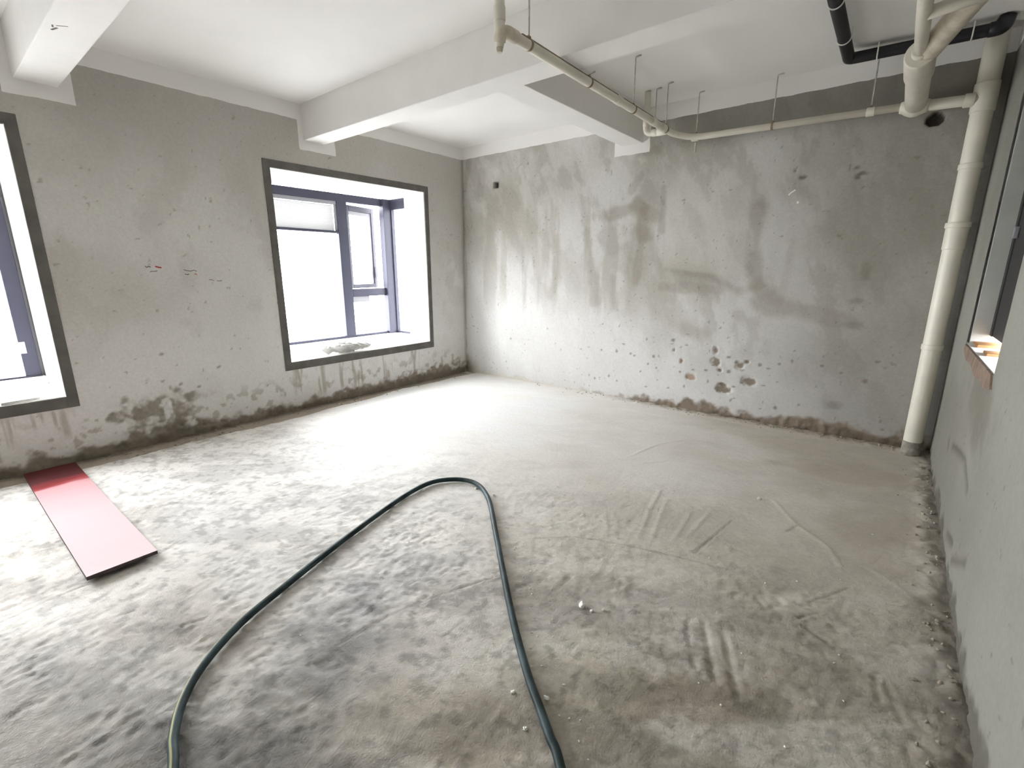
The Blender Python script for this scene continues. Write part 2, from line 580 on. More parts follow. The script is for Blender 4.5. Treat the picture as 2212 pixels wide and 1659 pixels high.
def floor_c(x, y, h):
    base = np.ones(x.shape + (3,)) * np.array((.53, .50, .455))
    t = fbm(x, y, .8, 60, 5)
    base = mix(base, (.60, .58, .545), sstep(.45, .68, t) * .8)
    base = mix(base, (.40, .365, .31), sstep(.55, .35, t) * .55)
    # white dust near the windows, bleached further with painted-in window light
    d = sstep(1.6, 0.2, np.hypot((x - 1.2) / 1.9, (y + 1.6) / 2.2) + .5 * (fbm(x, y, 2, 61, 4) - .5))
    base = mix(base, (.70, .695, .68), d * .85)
    # browner, barer foreground, plus the drop in window light put into the colour
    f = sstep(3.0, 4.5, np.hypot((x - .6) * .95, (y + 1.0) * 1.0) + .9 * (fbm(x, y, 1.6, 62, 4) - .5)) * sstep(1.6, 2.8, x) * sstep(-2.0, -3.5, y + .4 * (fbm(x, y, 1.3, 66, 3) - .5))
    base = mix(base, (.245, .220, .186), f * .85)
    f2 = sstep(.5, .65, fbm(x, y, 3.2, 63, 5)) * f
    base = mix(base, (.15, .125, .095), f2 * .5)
    # cool grey damp patches beside and inside the hose loop
    for (cx, cy, rx, ry, ro, k, c) in (
            (3.03, -3.78, .20, .15, .5, .80, (.19, .19, .19)), (3.10, -4.02, .20, .14, .4, .75, (.15, .148, .145)),
            (2.98, -3.50, .16, .34, -.4, .45, (.40, .40, .405)), (3.25, -4.33, .40, .16, .35, .75, (.125, .118, .105)),
            (2.45, -3.93, .35, .16, .3, .40, (.42, .42, .42)), (2.75, -4.50, .45, .16, .25, .60, (.20, .195, .185)),
            (1.70, -3.85, .35, .18, .2, .35, (.45, .455, .46)), (4.23, -3.36, .16, .10, .6, .60, (.24, .20, .16)),
            (3.90, -3.45, .25, .16, .5, .35, (.42, .38, .27)), (4.90, -2.45, .10, .22, 0, .65, (.20, .18, .15)),
            (4.92, -2.80, .10, .16, 0, .60, (.18, .165, .14)), (4.55, -.80, .35, .22, .3, .55, (.36, .31, .25)),
            (4.72, -1.60, .25, .35, .1, .45, (.34, .30, .245)), (4.07, -.44, .5, .10, 0, .35, (.42, .37, .31)),
            (4.34, -2.62, .16, .11, .4, .45, (.36, .34, .28)), (4.52, -3.30, .4, .25, .3, .35, (.30, .265, .21)),
            (3.80, -3.85, .35, .18, .4, .40, (.33, .28, .205)), (2.2, -3.2, .35, .25, .2, .25, (.46, .455, .45))):
        base = mix(base, c, blob(x, y, cx, cy, rx, ry, ro, int(cx * 97 + abs(cy) * 13), .6, .9) * k)
    # ragged dust: trowelled grey showing through the pale film, in streaks
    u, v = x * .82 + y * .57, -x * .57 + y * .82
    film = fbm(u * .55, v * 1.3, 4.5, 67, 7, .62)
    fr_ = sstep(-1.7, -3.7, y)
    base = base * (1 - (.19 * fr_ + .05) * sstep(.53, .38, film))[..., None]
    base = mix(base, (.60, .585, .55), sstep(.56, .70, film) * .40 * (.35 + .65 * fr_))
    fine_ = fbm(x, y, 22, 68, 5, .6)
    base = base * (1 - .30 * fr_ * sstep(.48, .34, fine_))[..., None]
    e = screed_edge(y) + 0.03 * (fbm(x, y, 14, 46, 3) - .5)
    strip = 1 - sstep(e - .01, e + .03, x)
    base = mix(base, (.27, .225, .17), strip * .85)
    base = mix(base, (.12, .10, .08), strip * sstep(.09, .02, x) * .7)
    rb = 1 - sstep(.02, .13, -y - .04 * (fbm(x, y, 6, 49, 3) - .5))
    base = mix(base, (.27, .225, .17), rb * .75 * sstep(1.8, 3.0, x))
    base = mix(base, (.62, .60, .56), rb * .5 * sstep(2.6, 1.2, x))
    rr = 1 - sstep(.01, .10, W - x + .04 * (fbm(x, y, 9, 51, 3) - .5))
    base = mix(base, (.15, .135, .11), rr * .75)
    # darker along the grooves
    for k in ('crack', 'crack_l', 'crack_m', 's1', 'groove', 'g2', 'g3', 'v1', 'v2', 'rect', 'br', 'br2'):
        dd = seg_dist(x, y, LINES[k])
        base = mix(base, (.16, .145, .12), np.exp(-(dd / .006) ** 2) * (.35 if k == 'rect' else .6))
    for k in ('ridge', 'arc2'):
        dd = seg_dist(x, y, RIDGES[k])
        base = mix(base, (.66, .62, .52), np.exp(-(dd / .008) ** 2) * .3 * fbm(x, y, 12, 65, 2) * 1.6)
    pits = sstep(.76, .82, fbm(x, y, 30, 64, 3)) * sstep(-2.4, -3.4, y)
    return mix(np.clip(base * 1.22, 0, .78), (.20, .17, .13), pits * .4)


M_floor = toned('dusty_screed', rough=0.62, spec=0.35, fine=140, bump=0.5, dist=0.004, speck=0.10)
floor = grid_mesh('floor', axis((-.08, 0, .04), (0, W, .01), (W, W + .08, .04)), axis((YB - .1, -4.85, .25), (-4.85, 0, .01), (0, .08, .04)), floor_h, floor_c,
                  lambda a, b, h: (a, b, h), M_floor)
floor['kind'] = 'structure'


# ---------------------------------------------------------------- back wall
def line_blob(x, z, pts, wd, seed):
    d = seg_dist(x, z, pts) + wd * 1.3 * (fbm(x, z, 5, seed, 4) - .5)
    return 1 - sstep(wd * .25, wd * 1.1, d)


PITS = [(3.315, .636, .022, .035), (3.33, .53, .045, .045), (3.546, .516, .04, .035), (3.64, .384, .065, .045), (3.415, .269, .075, .045),
        (3.372, .449, .022, .018), (3.41, .31, .04, .03), (3.60, .56, .02, .02), (3.00, .50, .015, .02), (2.92, .60, .012, .02), (3.104, .348, .055, .035)]


def base_erosion(u, z, seed, top):
    """1 where the plaster has crumbled off above the floor."""
    edge = top * (0.35 + 1.3 * fbm(u, z * 0 + 1.7, 2.3, seed, 4)) * 1.0
    n = (fbm(u, z, 11, seed + 3, 4) - .5) * .16
    return 1 - sstep(edge - .03, edge + .03, z + n)


def back_top(x):
    return .02 + .065 * sstep(2.2, 3.0, x) + .05 * sstep(4.4, 4.75, x) + .16 * sstep(.22, .0, x)


def back_h(x, z):
    h = .006 * (fbm(x, z, 1.2, 101, 3) - .5) + .0022 * (fbm(x, z, 9, 102, 4) - .5)
    for (px, pz, rx, rz) in PITS:
        h -= .010 * blob(x, z, px, pz, rx, rz, 0, int(px * 50), .2, .5)
    e = base_erosion(x, z, 103, back_top(x))
    h -= e * (.008 + .022 * fbm(x, z, 26, 104, 4)) - e * .012
    # two old pipe openings
    h -= .075 * ((np.abs(x - .576) < .036) & (np.abs(z - 2.387) < .035))
    h -= .070 * (((x - 4.616) / .050) ** 2 + ((z - 2.406) / .046) ** 2 < 1)
    for (px, pz) in ((3.853, 2.114), (4.208, 2.144), (4.25, 2.097), (4.225, 2.08), (3.79, 2.17)):
        h -= .006 * (np.hypot((x - px) / .022, (z - pz) / .013) < 1)
    h = h + .006
    # close the seams with floor and side walls
    return np.where((z < .005), np.maximum(h, -.01), h)


def back_c(x, z, h):
    c = np.ones(x.shape + (3,)) * np.array((.385, .375, .356))
    t = fbm(x, z, 1.1, 110, 5)
    c = mix(c, (.46, .455, .44), sstep(.47, .68, t) * .8)
    c = mix(c, (.29, .275, .24), sstep(.52, .34, t) * .6)
    st = fbm(x * 1.0 + z * .35, z * .45 - x * .1, 5.5, 141, 6, .6)
    c = mix(c, (.245, .23, .205), sstep(.50, .36, st) * .45)
    c = mix(c, (.47, .465, .455), sstep(.54, .68, st) * .45)
    # paler towards the lower left
    low = sstep(1.9, .7, z + .25 * (fbm(x, z, 2.5, 111, 4) - .5) + .30 * x - .35)
    c = mix(c, (.56, .56, .555), low * .75)
    # vertical runs of damp
    run = fbm(x * 1.0, z * .12, 7, 112, 4)
    c = mix(c, (.27, .255, .22), sstep(.52, .66, run) * .45 * sstep(2.4, 1.9, z) * sstep(.7, 1.2, z) * sstep(4.2, 2.4, x))
    D = (.215, .19, .155)
    for pts, wd, k, s in (
            ([(2.43, 2.03), (2.50, 1.96), (2.53, 1.72)], .085, .65, 120), ([(2.12, 1.93), (2.35, 1.98), (2.62, 1.90)], .075, .50, 121),
            ([(2.69, 2.15), (2.70, 1.76)], .045, .45, 122), ([(2.51, 1.75), (2.46, 1.25)], .06, .42, 123),
            ([(3.54, 1.90), (3.56, 1.60), (3.60, 1.25)], .085, .50, 124), ([(2.78, 1.41), (3.10, 1.37), (3.45, 1.20)], .085, .50, 125),
            ([(2.75, 1.22), (3.3, 1.20)], .06, .35, 126), ([(3.62, 1.24), (3.74, 1.18)], .12, .50, 127),
            ([(3.64, 1.10), (3.95, 1.06), (4.30, .98)], .10, .48, 128), ([(1.86, 1.78), (1.96, 1.36), (2.0, 1.05)], .075, .36, 129),
            ([(1.48, 1.75), (1.50, 1.30), (1.40, 1.10)], .08, .28, 130), ([(3.02, .83), (3.2, .78)], .10, .35, 131),
            ([(2.2, 1.3), (2.25, 1.0)], .07, .35, 132), ([(2.42, 2.48), (2.60, 2.50)], .07, .45, 133),
            ([(2.46, 2.3), (2.36, 2.16)], .05, .35, 134), ([(4.28, 1.42), (4.36, 1.15)], .05, .30, 135),
            ([(3.85, 1.62), (3.8, 1.1)], .05, .22, 136), ([(3.05, 1.85), (3.12, 1.62)], .06, .30, 137),
            ([(.35, 2.55), (.30, 2.25)], .07, .30, 138), ([(.12, 2.7), (.02, 2.3)], .06, .35, 139)):
        c = mix(c, D, line_blob(x, z, pts, wd, s) * k)
    # pale replastered field with sharp edges
    pale = sstep(2.72, 2.75, x) * sstep(3.50, 3.46, x) * sstep(1.38, 1.43, z + .12 * (x - 2.75) ) * sstep(2.3, 1.95, z)
    c = mix(c, (.43, .42, .385), pale * .5)
    # right end and top strip: weaker light there painted in as darker cement
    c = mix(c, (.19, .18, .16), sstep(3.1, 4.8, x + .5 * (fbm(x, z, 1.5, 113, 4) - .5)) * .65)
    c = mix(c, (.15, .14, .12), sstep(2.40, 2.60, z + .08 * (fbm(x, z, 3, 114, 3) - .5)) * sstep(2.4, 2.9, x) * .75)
    c = mix(c, (.20, .175, .14), sstep(.05, .0, x) * sstep(.4, .8, fbm(x, z, 4, 115, 3) + .2) * .8)
    # specks and chips
    c = mix(c, (.15, .13, .10), sstep(.80, .85, fbm(x, z, 30, 116, 3)) * .6)
    for (px, pz, rx, rz) in PITS:
        rx, rz = rx * .8, rz * .8
        tone = (.30, .21, .15) if px < 3.2 else (.175, .14, .105)
        c = mix(c, tone, blob(x, z, px, pz, rx, rz, 0, int(px * 50), .2, .5) * .9)
    for k in range(46):
        r = random.Random(k)
        px, pz = r.uniform(2.0, 4.75), r.uniform(.18, .75) ** 1.2
        c = mix(c, (.16, .13, .10), blob(x, z, px, pz, r.uniform(.006, .02), r.uniform(.006, .018), 0, k, .4, .5) * .75)
    for (px, pz, rx, rz) in ((3.853, 2.114, .026, .014), (4.208, 2.144, .02, .014), (4.25, 2.097, .03, .014), (4.225, 2.07, .013, .011), (3.79, 2.17, .010, .010),
                             (4.343, 1.143, .05, .02), (4.372, 1.36, .03, .07), (4.304, .273, .06, .03), (4.36, .95, .06, .03), ):
        c = mix(c, (.10, .09, .07), blob(x, z, px, pz, rx, rz, 0, int(px * 70), .6, .6) * (.75 if rx < .031 and pz > 2 else .35))
    e = base_erosion(x, z, 103, back_top(x))
    c = mix(c, (.175, .135, .095), e * .9 * sstep(1.2, 2.8, x))
    c = mix(c, (.50, .47, .42), e * .8 * sstep(2.6, 1.4, x))
    c = mix(c, (.085, .07, .055), base_erosion(x, z, 105, back_top(x) * .45) * .7 * sstep(2.9, 3.6, x))
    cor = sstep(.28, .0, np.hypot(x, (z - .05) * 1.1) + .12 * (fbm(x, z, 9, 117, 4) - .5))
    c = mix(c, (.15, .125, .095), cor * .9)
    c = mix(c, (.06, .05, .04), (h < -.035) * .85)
    return c * 1.3


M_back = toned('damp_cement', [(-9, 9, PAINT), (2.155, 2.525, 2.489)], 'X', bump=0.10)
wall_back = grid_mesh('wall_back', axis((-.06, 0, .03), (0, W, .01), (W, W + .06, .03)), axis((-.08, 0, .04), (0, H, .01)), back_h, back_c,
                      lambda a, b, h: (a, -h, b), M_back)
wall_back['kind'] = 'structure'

# ---------------------------------------------------------------- window wall
WIN_Z0, WIN_Z1 = .492, 2.285
W2 = (-2.474, -.660)          # opening of the further window
W1 = (-5.98, -4.138)          # opening of the nearer window


def left_top(y):
    return .06 + .10 * np.exp(-((y + 3.6) / .30) ** 2) * 1.1 + .04 * sstep(-2.6, -1.5, y) + .07 * np.exp(-((y + 1.6) / .18) ** 2) + .05 * np.exp(-((y + .5) / .5) ** 2) + .04 * sstep(-3.7, -4.4, y)


def left_h(y, z):
    h = .006 * (fbm(y, z, 1.1, 201, 3) - .5) + .002 * (fbm(y, z, 9, 202, 4) - .5)
    e = base_erosion(y, z, 203, left_top(y))
    h -= e * (.002 + .042 * (fbm(y, z, 20, 204, 4) - .30))
    bl = blob(y, z, -3.63, .27, .22, .13, 0, 205, .35, 1.3)
    h -= bl * (.002 + .050 * (fbm(y, z, 24, 206, 4) - .38))
    h += .006
    return h


def left_c(y, z, h):
    c = np.ones(y.shape + (3,)) * np.array((.395, .385, .372))
    t = fbm(y, z, .9, 210, 5)
    c = mix(c, (.44, .432, .412), sstep(.45, .68, t) * .7)
    c = mix(c, (.335, .32, .29), sstep(.55, .33, t) * .6)
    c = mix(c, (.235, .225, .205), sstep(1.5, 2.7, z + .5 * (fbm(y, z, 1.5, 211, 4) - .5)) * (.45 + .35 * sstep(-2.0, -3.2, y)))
    st = fbm(y, z * .7, 4, 216, 6, .6)
    c = mix(c, (.30, .285, .26), sstep(.50, .36, st) * .35)
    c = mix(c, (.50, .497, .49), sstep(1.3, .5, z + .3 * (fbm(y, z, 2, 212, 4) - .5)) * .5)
    # drips below the window
    dr = fbm(y, z * .06, 13, 213, 3)
    dz = sstep(.45, .40, z) * sstep(.05, .18, z) * sstep(-2.5, -2.42, y) * sstep(-.75, -.9, y)
    dr = .6 * dr + .4 * fbm(y, z * .1, 45, 219, 2)
    c = mix(c, (.24, .215, .18), sstep(.53, .66, dr) * dz * .8)
    dz1 = sstep(.43, .38, z) * sstep(.15, .25, z) * sstep(-4.05, -4.2, y)
    c = mix(c, (.25, .225, .19), sstep(.52, .62, dr) * dz1 * .7)
    e = base_erosion(y, z, 203, left_top(y))
    e = e * sstep(.30, .52, fbm(y, z, 13, 217, 4) + .25 * sstep(.12, .02, z))
    c = mix(c, (.165, .135, .10), e * .9)
    bl = blob(y, z, -3.63, .27, .22, .13, 0, 205, .35, 1.3)
    c = mix(c, (.17, .15, .12), bl * .85 * sstep(.32, .5, fbm(y, z, 15, 218, 4)))
    c = mix(c, (.11, .095, .075), base_erosion(y, z, 207, left_top(y) * .5) * .8)
    fl = sstep(.60, .68, fbm(y, z, 15, 214, 3)) * sstep(.42, .20, z)
    c = mix(c, (.17, .145, .11), fl * .5)
    c = mix(c, (.18, .16, .13), sstep(.81, .85, fbm(y, z, 26, 215, 3)) * .6)
    for (py, pz) in ((-3.296, .404), (-3.427, .449), (-3.52, .72), (-3.12, .55)):
        c = mix(c, (.16, .135, .11), blob(y, z, py, pz, .016, .012, .4, int(pz * 100), .4, .6) * .75)
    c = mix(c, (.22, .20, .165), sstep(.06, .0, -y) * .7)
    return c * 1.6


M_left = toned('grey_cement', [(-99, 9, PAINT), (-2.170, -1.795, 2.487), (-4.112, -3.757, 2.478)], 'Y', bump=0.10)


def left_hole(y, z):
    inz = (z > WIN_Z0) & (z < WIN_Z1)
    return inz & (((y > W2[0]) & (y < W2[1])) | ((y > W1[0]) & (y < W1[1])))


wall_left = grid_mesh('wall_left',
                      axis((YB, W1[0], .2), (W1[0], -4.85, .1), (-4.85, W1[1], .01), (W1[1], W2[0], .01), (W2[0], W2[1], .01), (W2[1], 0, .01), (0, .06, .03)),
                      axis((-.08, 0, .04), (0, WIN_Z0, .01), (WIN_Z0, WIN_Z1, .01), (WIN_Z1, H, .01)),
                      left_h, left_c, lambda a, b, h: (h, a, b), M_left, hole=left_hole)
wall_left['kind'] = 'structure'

# ---------------------------------------------------------------- right wall with its own window
W3 = (-1.93, -.80)
W3Z = (.957, 2.34)


def right_h(y, z):
    h = .008 * (fbm(y, z, 1.0, 301, 3) - .5) + .0025 * (fbm(y, z, 9, 302, 4) - .5)
    e = base_erosion(y, z, 303, .07 + 0 * y)
    h -= e * (.002 + .02 * fbm(y, z, 22, 304, 4)) - e * .006
    for pts in ([(-1.19, .42), (-1.70, .50), (-1.95, .44)], [(-1.92, .16), (-1.72, .12)]):
        h -= .006 * np.exp(-(seg_dist(y, z, pts) / .02) ** 2)
    return h + .006


def right_c(y, z, h):
    c = np.ones(y.shape + (3,)) * np.array((.415, .405, .355))
    t = fbm(y, z, 1.0, 310, 5)
    c = mix(c, (.47, .465, .415), sstep(.45, .68, t) * .7)
    c = mix(c, (.33, .32, .28), sstep(.55, .33, t) * .55)
    # damp plume and bare mortar under the opening
    c = mix(c, (.24, .215, .175), blob(y, z, -1.75, .80, .35, .16, .15, 312, .7, .6) * .65)
    c = mix(c, (.30, .275, .235), blob(y, z, -1.25, .60, .35, .25, .1, 313, .7, .6) * .4)
    for pts in ([(-1.19, .42), (-1.45, .47), (-1.70, .50), (-1.95, .44)], [(-1.92, .16), (-1.72, .12)], [(-1.02, .40), (-1.06, .37)], [(-2.3, .26), (-2.0, .12)]):
        c = mix(c, (.15, .135, .11), np.exp(-((seg_dist(y, z, pts) + .02 * (fbm(y, z, 14, 314, 3) - .5)) / .022) ** 2) * .6)
    e = base_erosion(y, z, 303, .075 + .05 * sstep(-2.2, -3.0, y))
    c = mix(c, (.16, .145, .12), e * .75)
    c = mix(c, (.19, .17, .14), sstep(.81, .85, fbm(y, z, 26, 315, 3)) * .5)
    c = mix(c, (.30, .29, .25), sstep(-.30, -.05, y) * .5)
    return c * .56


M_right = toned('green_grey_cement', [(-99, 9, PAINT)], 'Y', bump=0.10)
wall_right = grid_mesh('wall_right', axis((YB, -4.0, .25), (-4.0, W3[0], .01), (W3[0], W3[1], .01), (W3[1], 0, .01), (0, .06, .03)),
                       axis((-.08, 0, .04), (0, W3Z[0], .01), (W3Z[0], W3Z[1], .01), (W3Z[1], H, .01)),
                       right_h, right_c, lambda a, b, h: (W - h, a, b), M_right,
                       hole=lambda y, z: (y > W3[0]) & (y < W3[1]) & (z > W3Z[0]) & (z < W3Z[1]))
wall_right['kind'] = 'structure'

M_plain = simple('plain_cement', (.40, .39, .36), .9, .2, 90, .12, vscale=2)
wall_near = box('wall_near', (-.2, YB - .15, -.1), (W + .2, YB, H + .1), M_plain, bevel=0)
wall_near['kind'] = 'structure'
ceiling = box('ceiling', (-.2, YB - .1, H), (W + .2, .2, H + .15), M_ceiling, bevel=0)
ceiling['kind'] = 'structure'

# beams under the slab
for lo, hi in (((.004, -2.125, 2.570), (W, -1.912, H + .01)),       # long beam
               ((2.235, -1.915, 2.576), (2.455, -.004, H + .01)),   # cross beam to the back wall
               ((.004, -4.050, 2.570), (W, -3.835, H + .01))):      # beam over the nearer window's edge
    o = box('ceiling_beam', lo, hi, M_white, bevel=.006)
    o['kind'] = 'structure'


# ---------------------------------------------------------------- windows
def ring(name, y0, y1, z0, z1, w, x0, x1, mat):
    bm = bmesh.new()
    box_bm(bm, (x0, y0 - w, z0 - w - .012), (x1, y0, z1 + w), .002)
    box_bm(bm, (x0, y1, z0 - w - .012), (x1, y1 + w * .9, z1 + w), .002)
    box_bm(bm, (x0, y0, z1), (x1, y1, z1 + w), .002)
    box_bm(bm, (x0, y0, z0 - w - .012), (x1, y1, z0), .002)
    return bm_obj(name, bm, mat)


t1 = ring('trim_1', W1[0], W1[1], WIN_Z0, WIN_Z1, .070, -.02, .013, M_band)
t2 = ring('trim_2', W2[0], W2[1], WIN_Z0, WIN_Z1, .066, -.02, .013, M_band)
for t in (t1, t2):
    t['kind'] = 'structure'

XF0, XF1 = -.775, -.725      # frame thickness


def bay(name, y0, y1, side_glass):
    r = struct_root(name, (0, (y0 + y1) / 2, WIN_Z0))
    yr = y1 + (.05 if side_glass else 0)
    box('soffit', (-.82, y0 - .1, WIN_Z1), (-.0, yr + .1, WIN_Z1 + .12), M_white, r)
    box('sill', (-.82, y0 - .1, WIN_Z0 - .12), (-.0, yr + .1, WIN_Z0), M_white, r)
    box('sill_step', (-.80, y0, WIN_Z0), (-.66, yr - .002, .548), M_white, r)
    box('reveal', (-.80, y0 - .10, WIN_Z0), (-.0, y0, WIN_Z1), M_white, r)
    if side_glass:
        box('reveal', (-.375, y1, WIN_Z0), (-.0, y1 + .10, WIN_Z1), M_white, r)
    else:
        box('reveal', (-.80, y1, WIN_Z0), (-.0, y1 + .10, WIN_Z1), M_white, r)
    return r


def bar(name, r, y0, y1, z0, z1, mat=None, x0=XF0, x1=XF1):
    return box(name, (x0, y0, z0), (x1, y1, z1), mat or M_frame, r, .004)


def pane(r, y0, y1, z0, z1, x=-.755):
    return box('pane', (x - .003, y0, z0), (x + .003, y1, z1), M_glass, r, 0)


w2 = bay('window_2', W2[0], W2[1], True)
bar('frame_rail', w2, -2.47, -.64, 2.172, 2.262)
bar('frame_rail', w2, -2.47, -.64, .548, .578)
bar('frame_stile', w2, -2.47, -2.40, .578, 2.172)
bar('mullion', w2, -1.378, -1.246, .578, 2.172)
bar('corner_post', w2, -.742, -.625, .548, 2.262, x0=-.785, x1=-.69)
bar('transom', w2, -1.246, -.742, 1.055, 1.150)
bar('transom', w2, -2.40, -1.378, 1.808, 1.836)
bar('glazing_bead', w2, -2.40, -1.378, 2.130, 2.172, M_rubber, -.765, -.735)
bar('glazing_bead', w2, -1.402, -1.378, 1.836, 2.130, M_rubber, -.765, -.735)
bar('glazing_bead', w2, -1.246, -1.0, .985, 1.055, M_rubber, -.765, -.740)
pane(w2, -2.40, -1.378, .578, 1.808)
pane(w2, -1.246, -.742, .578, 1.055)
# pale louvre behind the upper left light
bm = bmesh.new()
for k in range(20):
    z = 1.840 + k * .0146
    box_bm(bm, (-.772, -2.395, z), (-.762, -1.405, z + .0085), 0)
lv = bm_obj('louvre_slats', bm, M_louvre, w2)
lv['kind'] = 'stuff'
box('louvre_panel', (-.780, -2.40, 1.836), (-.772, -1.402, 2.130), M_louvre, w2, 0)
# side light towards the back wall
ys = -.620
box('frame_rail', (-.70, ys - .01, 2.135), (-.372, ys + .04, 2.262), M_frame, w2, .004)
box('frame_rail', (-.70, ys - .01, .548), (-.372, ys + .04, .578), M_frame, w2, .004)
box('frame_stile', (-.70, ys - .01, .578), (-.675, ys + .04, 2.135), M_frame, w2, .004)
box('frame_stile', (-.400, ys + .01, .578), (-.372, ys + .04, 2.135), M_frame, w2, .004)
box('pane', (-.675, ys + .017, .578), (-.40, ys + .023, 2.135), M_glass, w2, 0)
# casement sash hung on the mullion, standing open
hinge = Vector((-.775, -1.246, 0))
th = math.radians(15)
RZ = Matrix.Rotation(th, 4, 'Z')
sash = None


def sash_box(name, s0, s1, z0, z1, mat, t=.045, parent=None, d=0.0):
    bm = bmesh.new()
    box_bm(bm, (-t / 2 + d, s0, z0), (t / 2 + d, s1, z1), .004 if mat is not M_glass else 0)
    bmesh.ops.transform(bm, matrix=Matrix.Translation(hinge) @ RZ, verts=bm.verts)
    return bm_obj(name, bm, mat, parent)


sash = sash_box('open_sash', 0.0, .045, 1.155, 2.150, M_frame, .045, w2)
sash_box('sash_stile', .445, .500, 1.155, 2.150, M_frame, .045, sash)
sash_box('sash_rail', .045, .445, 2.085, 2.150, M_frame, .045, sash)
sash_box('sash_rail', .045, .445, 1.155, 1.205, M_frame, .045, sash)
sash_box('sash_bead', .420, .445, 1.205, 2.085, M_rubber, .03, sash)
sash_box('sash_bead', .045, .420, 2.040, 2.085, M_rubber, .03, sash)
sash_box('pane', .045, .420, 1.205, 2.040, M_glass, .006, sash)
sash_box('handle', .462, .482, 1.28, 1.42, M_rubber, .02, sash, .04)

w1 = bay('window_1', W1[0], W1[1], False)
bar('frame_rail', w1, W1[0], W1[1] - .02, 2.172, 2.262)
bar('frame_rail', w1, W1[0], W1[1] - .02, .510, .562)
bar('frame_stile', w1, -4.252, -4.160, .562, 2.172)
bar('frame_stile', w1, W1[0], W1[0] + .08, .562, 2.172)
bar('mullion', w1, -5.22, -5.12, .562, 2.172)
bar('glazing_bead', w1, -4.160, W1[1], .510, 2.262, M_rubber, -.80, -.755)
bar('glazing_bead', w1, -5.12, -4.252, .562, .580, M_clip, -.765, -.72)
pane(w1, -5.12, -4.252, .562, 2.172)
pane(w1, W1[0] + .08, -5.22, .562, 2.172)
box('paper_label', (-.7245, -4.262, .742), (-.7225, -4.216, .832), M_label, w1, 0)

# window_3: the dark, shuttered window in the right-hand wall
w3 = struct_root('window_3', (W, (W3[0] + W3[1]) / 2, W3Z[0]))
M_jamb = simple('jamb_cement', (.40, .41, .385), .9, .2, 90, .1)
box('reveal', (W + .006, W3[1], W3Z[0] - .06), (5.30, W3[1] + .2, W3Z[1]), M_jamb, w3)
box('reveal', (W + .006, W3[0] - .2, W3Z[0] - .06), (5.30, W3[0], W3Z[1]), M_jamb, w3)
box('soffit', (W + .006, W3[0] - .2, W3Z[1]), (5.30, W3[1] + .2, W3Z[1] + .2), M_jamb, w3)
box('sill', (W - .004, W3[0] - .1, W3Z[0] - .10), (5.30, W3[1] + .1, W3Z[0]), M_white, w3)
box('shutter', (5.052, W3[0], 1.012), (5.09, W3[1], W3Z[1]), M_dark, w3)
box('frame_stile', (5.045, -.86, 1.012), (5.095, W3[1], W3Z[1]), M_dark, w3)
box('handle', (5.03, -.93, 1.55), (5.05, -.90, 1.61), M_rubber, w3)
# bare masonry where the plaster has come off under the sill
vsb, fsb = [], []
pr = [(-.83, .956), (-1.91, .956), (-1.96, .90), (-1.80, .872), (-1.62, .885), (-1.45, .868), (-1.22, .90), (-1.02, .885), (-.90, .905), (-.815, .93)]
for (y, z) in pr:
    vsb += [(W - .001, y, z), (W - .014, y * .995 - .006, z * .995 + .004)]
n = len(pr)
fsb.append(tuple(2 * i + 1 for i in range(n)))
for i in range(n):
    j = (i + 1) % n
    fsb.append((2 * i, 2 * j, 2 * j + 1, 2 * i + 1))
mesh_obj('bare_mortar', vsb, fsb, M_brick, w3)

# ---------------------------------------------------------------- ground far below
g = box('ground', (-80, -80, -9.2), (80, 80, -9.0), M_outside, bevel=0)
g['kind'] = 'structure'

# ================================================================ PIPEWORK
SX, SY = 4.846, -.100
pw = thing('drain_pipework', 'cream plastic drain pipework, tall stack in the right corner with runs under the ceiling', 'pipes', (SX, SY, 0))
stack = tube('stack_pipe', [(SX, SY, .004 + .02 * k) if k < 3 else (SX, SY, .044 + (H - .05) * (k - 2) / 12) for k in range(15)], .0575, M_pvc, pw, 32)
sleeve('coupling', (SX, SY, 1.665), (SX, SY, 1.700), .0695, M_pvc, stack, .004, 32)
sleeve('coupling', (SX, SY, 1.520), (SX, SY, 1.668), .0625, M_pvc, stack, .003, 32)
sleeve('coupling', (SX, SY, 2.040), (SX, SY, 2.075), .0635, M_pvc, stack, .003, 32)
sleeve('coupling', (SX, SY, .815), (SX, SY, .853), .0635, M_pvc, stack, .003, 32)
sleeve('tee', (SX, SY, 2.385), (SX, SY, 2.56), .0640, M_pvc, stack, .004, 32)
v, f, _ = tube_data([(SX, SY, .0), (SX, SY, .03), (SX, SY, .075), (SX, SY, .105), (SX, SY, .112)], [.064, .0605, .0592, .0588, .0565], 32)
mesh_obj('cement_splash', v, f, simple('cement_splash', (.28, .26, .225), .95, .5, 60, .3, vscale=30), stack, True)

# run along the back wall, falling towards the stack
WY = -.120
thick = tube('wall_pipe', [(SX, WY, 2.464), (4.72, WY, 2.470), (4.52, WY, 2.478)], .0350, M_pvc, pw)
sleeve('coupling', (4.80, WY, 2.465), (4.745, WY, 2.468), .0420, M_pvc, thick)
wall_run = tube('wall_pipe', fillet([(4.50, WY, 2.490), (2.985, WY, 2.520), (2.862, -.30, 2.532), (2.862, -.56, 2.536)], .10), .0255, M_pvc, pw)
sleeve('coupling', (3.02, WY, 2.5195), (2.965, WY, 2.5205), .0310, M_pvc, wall_run)
sleeve('coupling', (4.27, WY, 2.4945), (4.22, WY, 2.4955), .0300, M_pvc, wall_run)


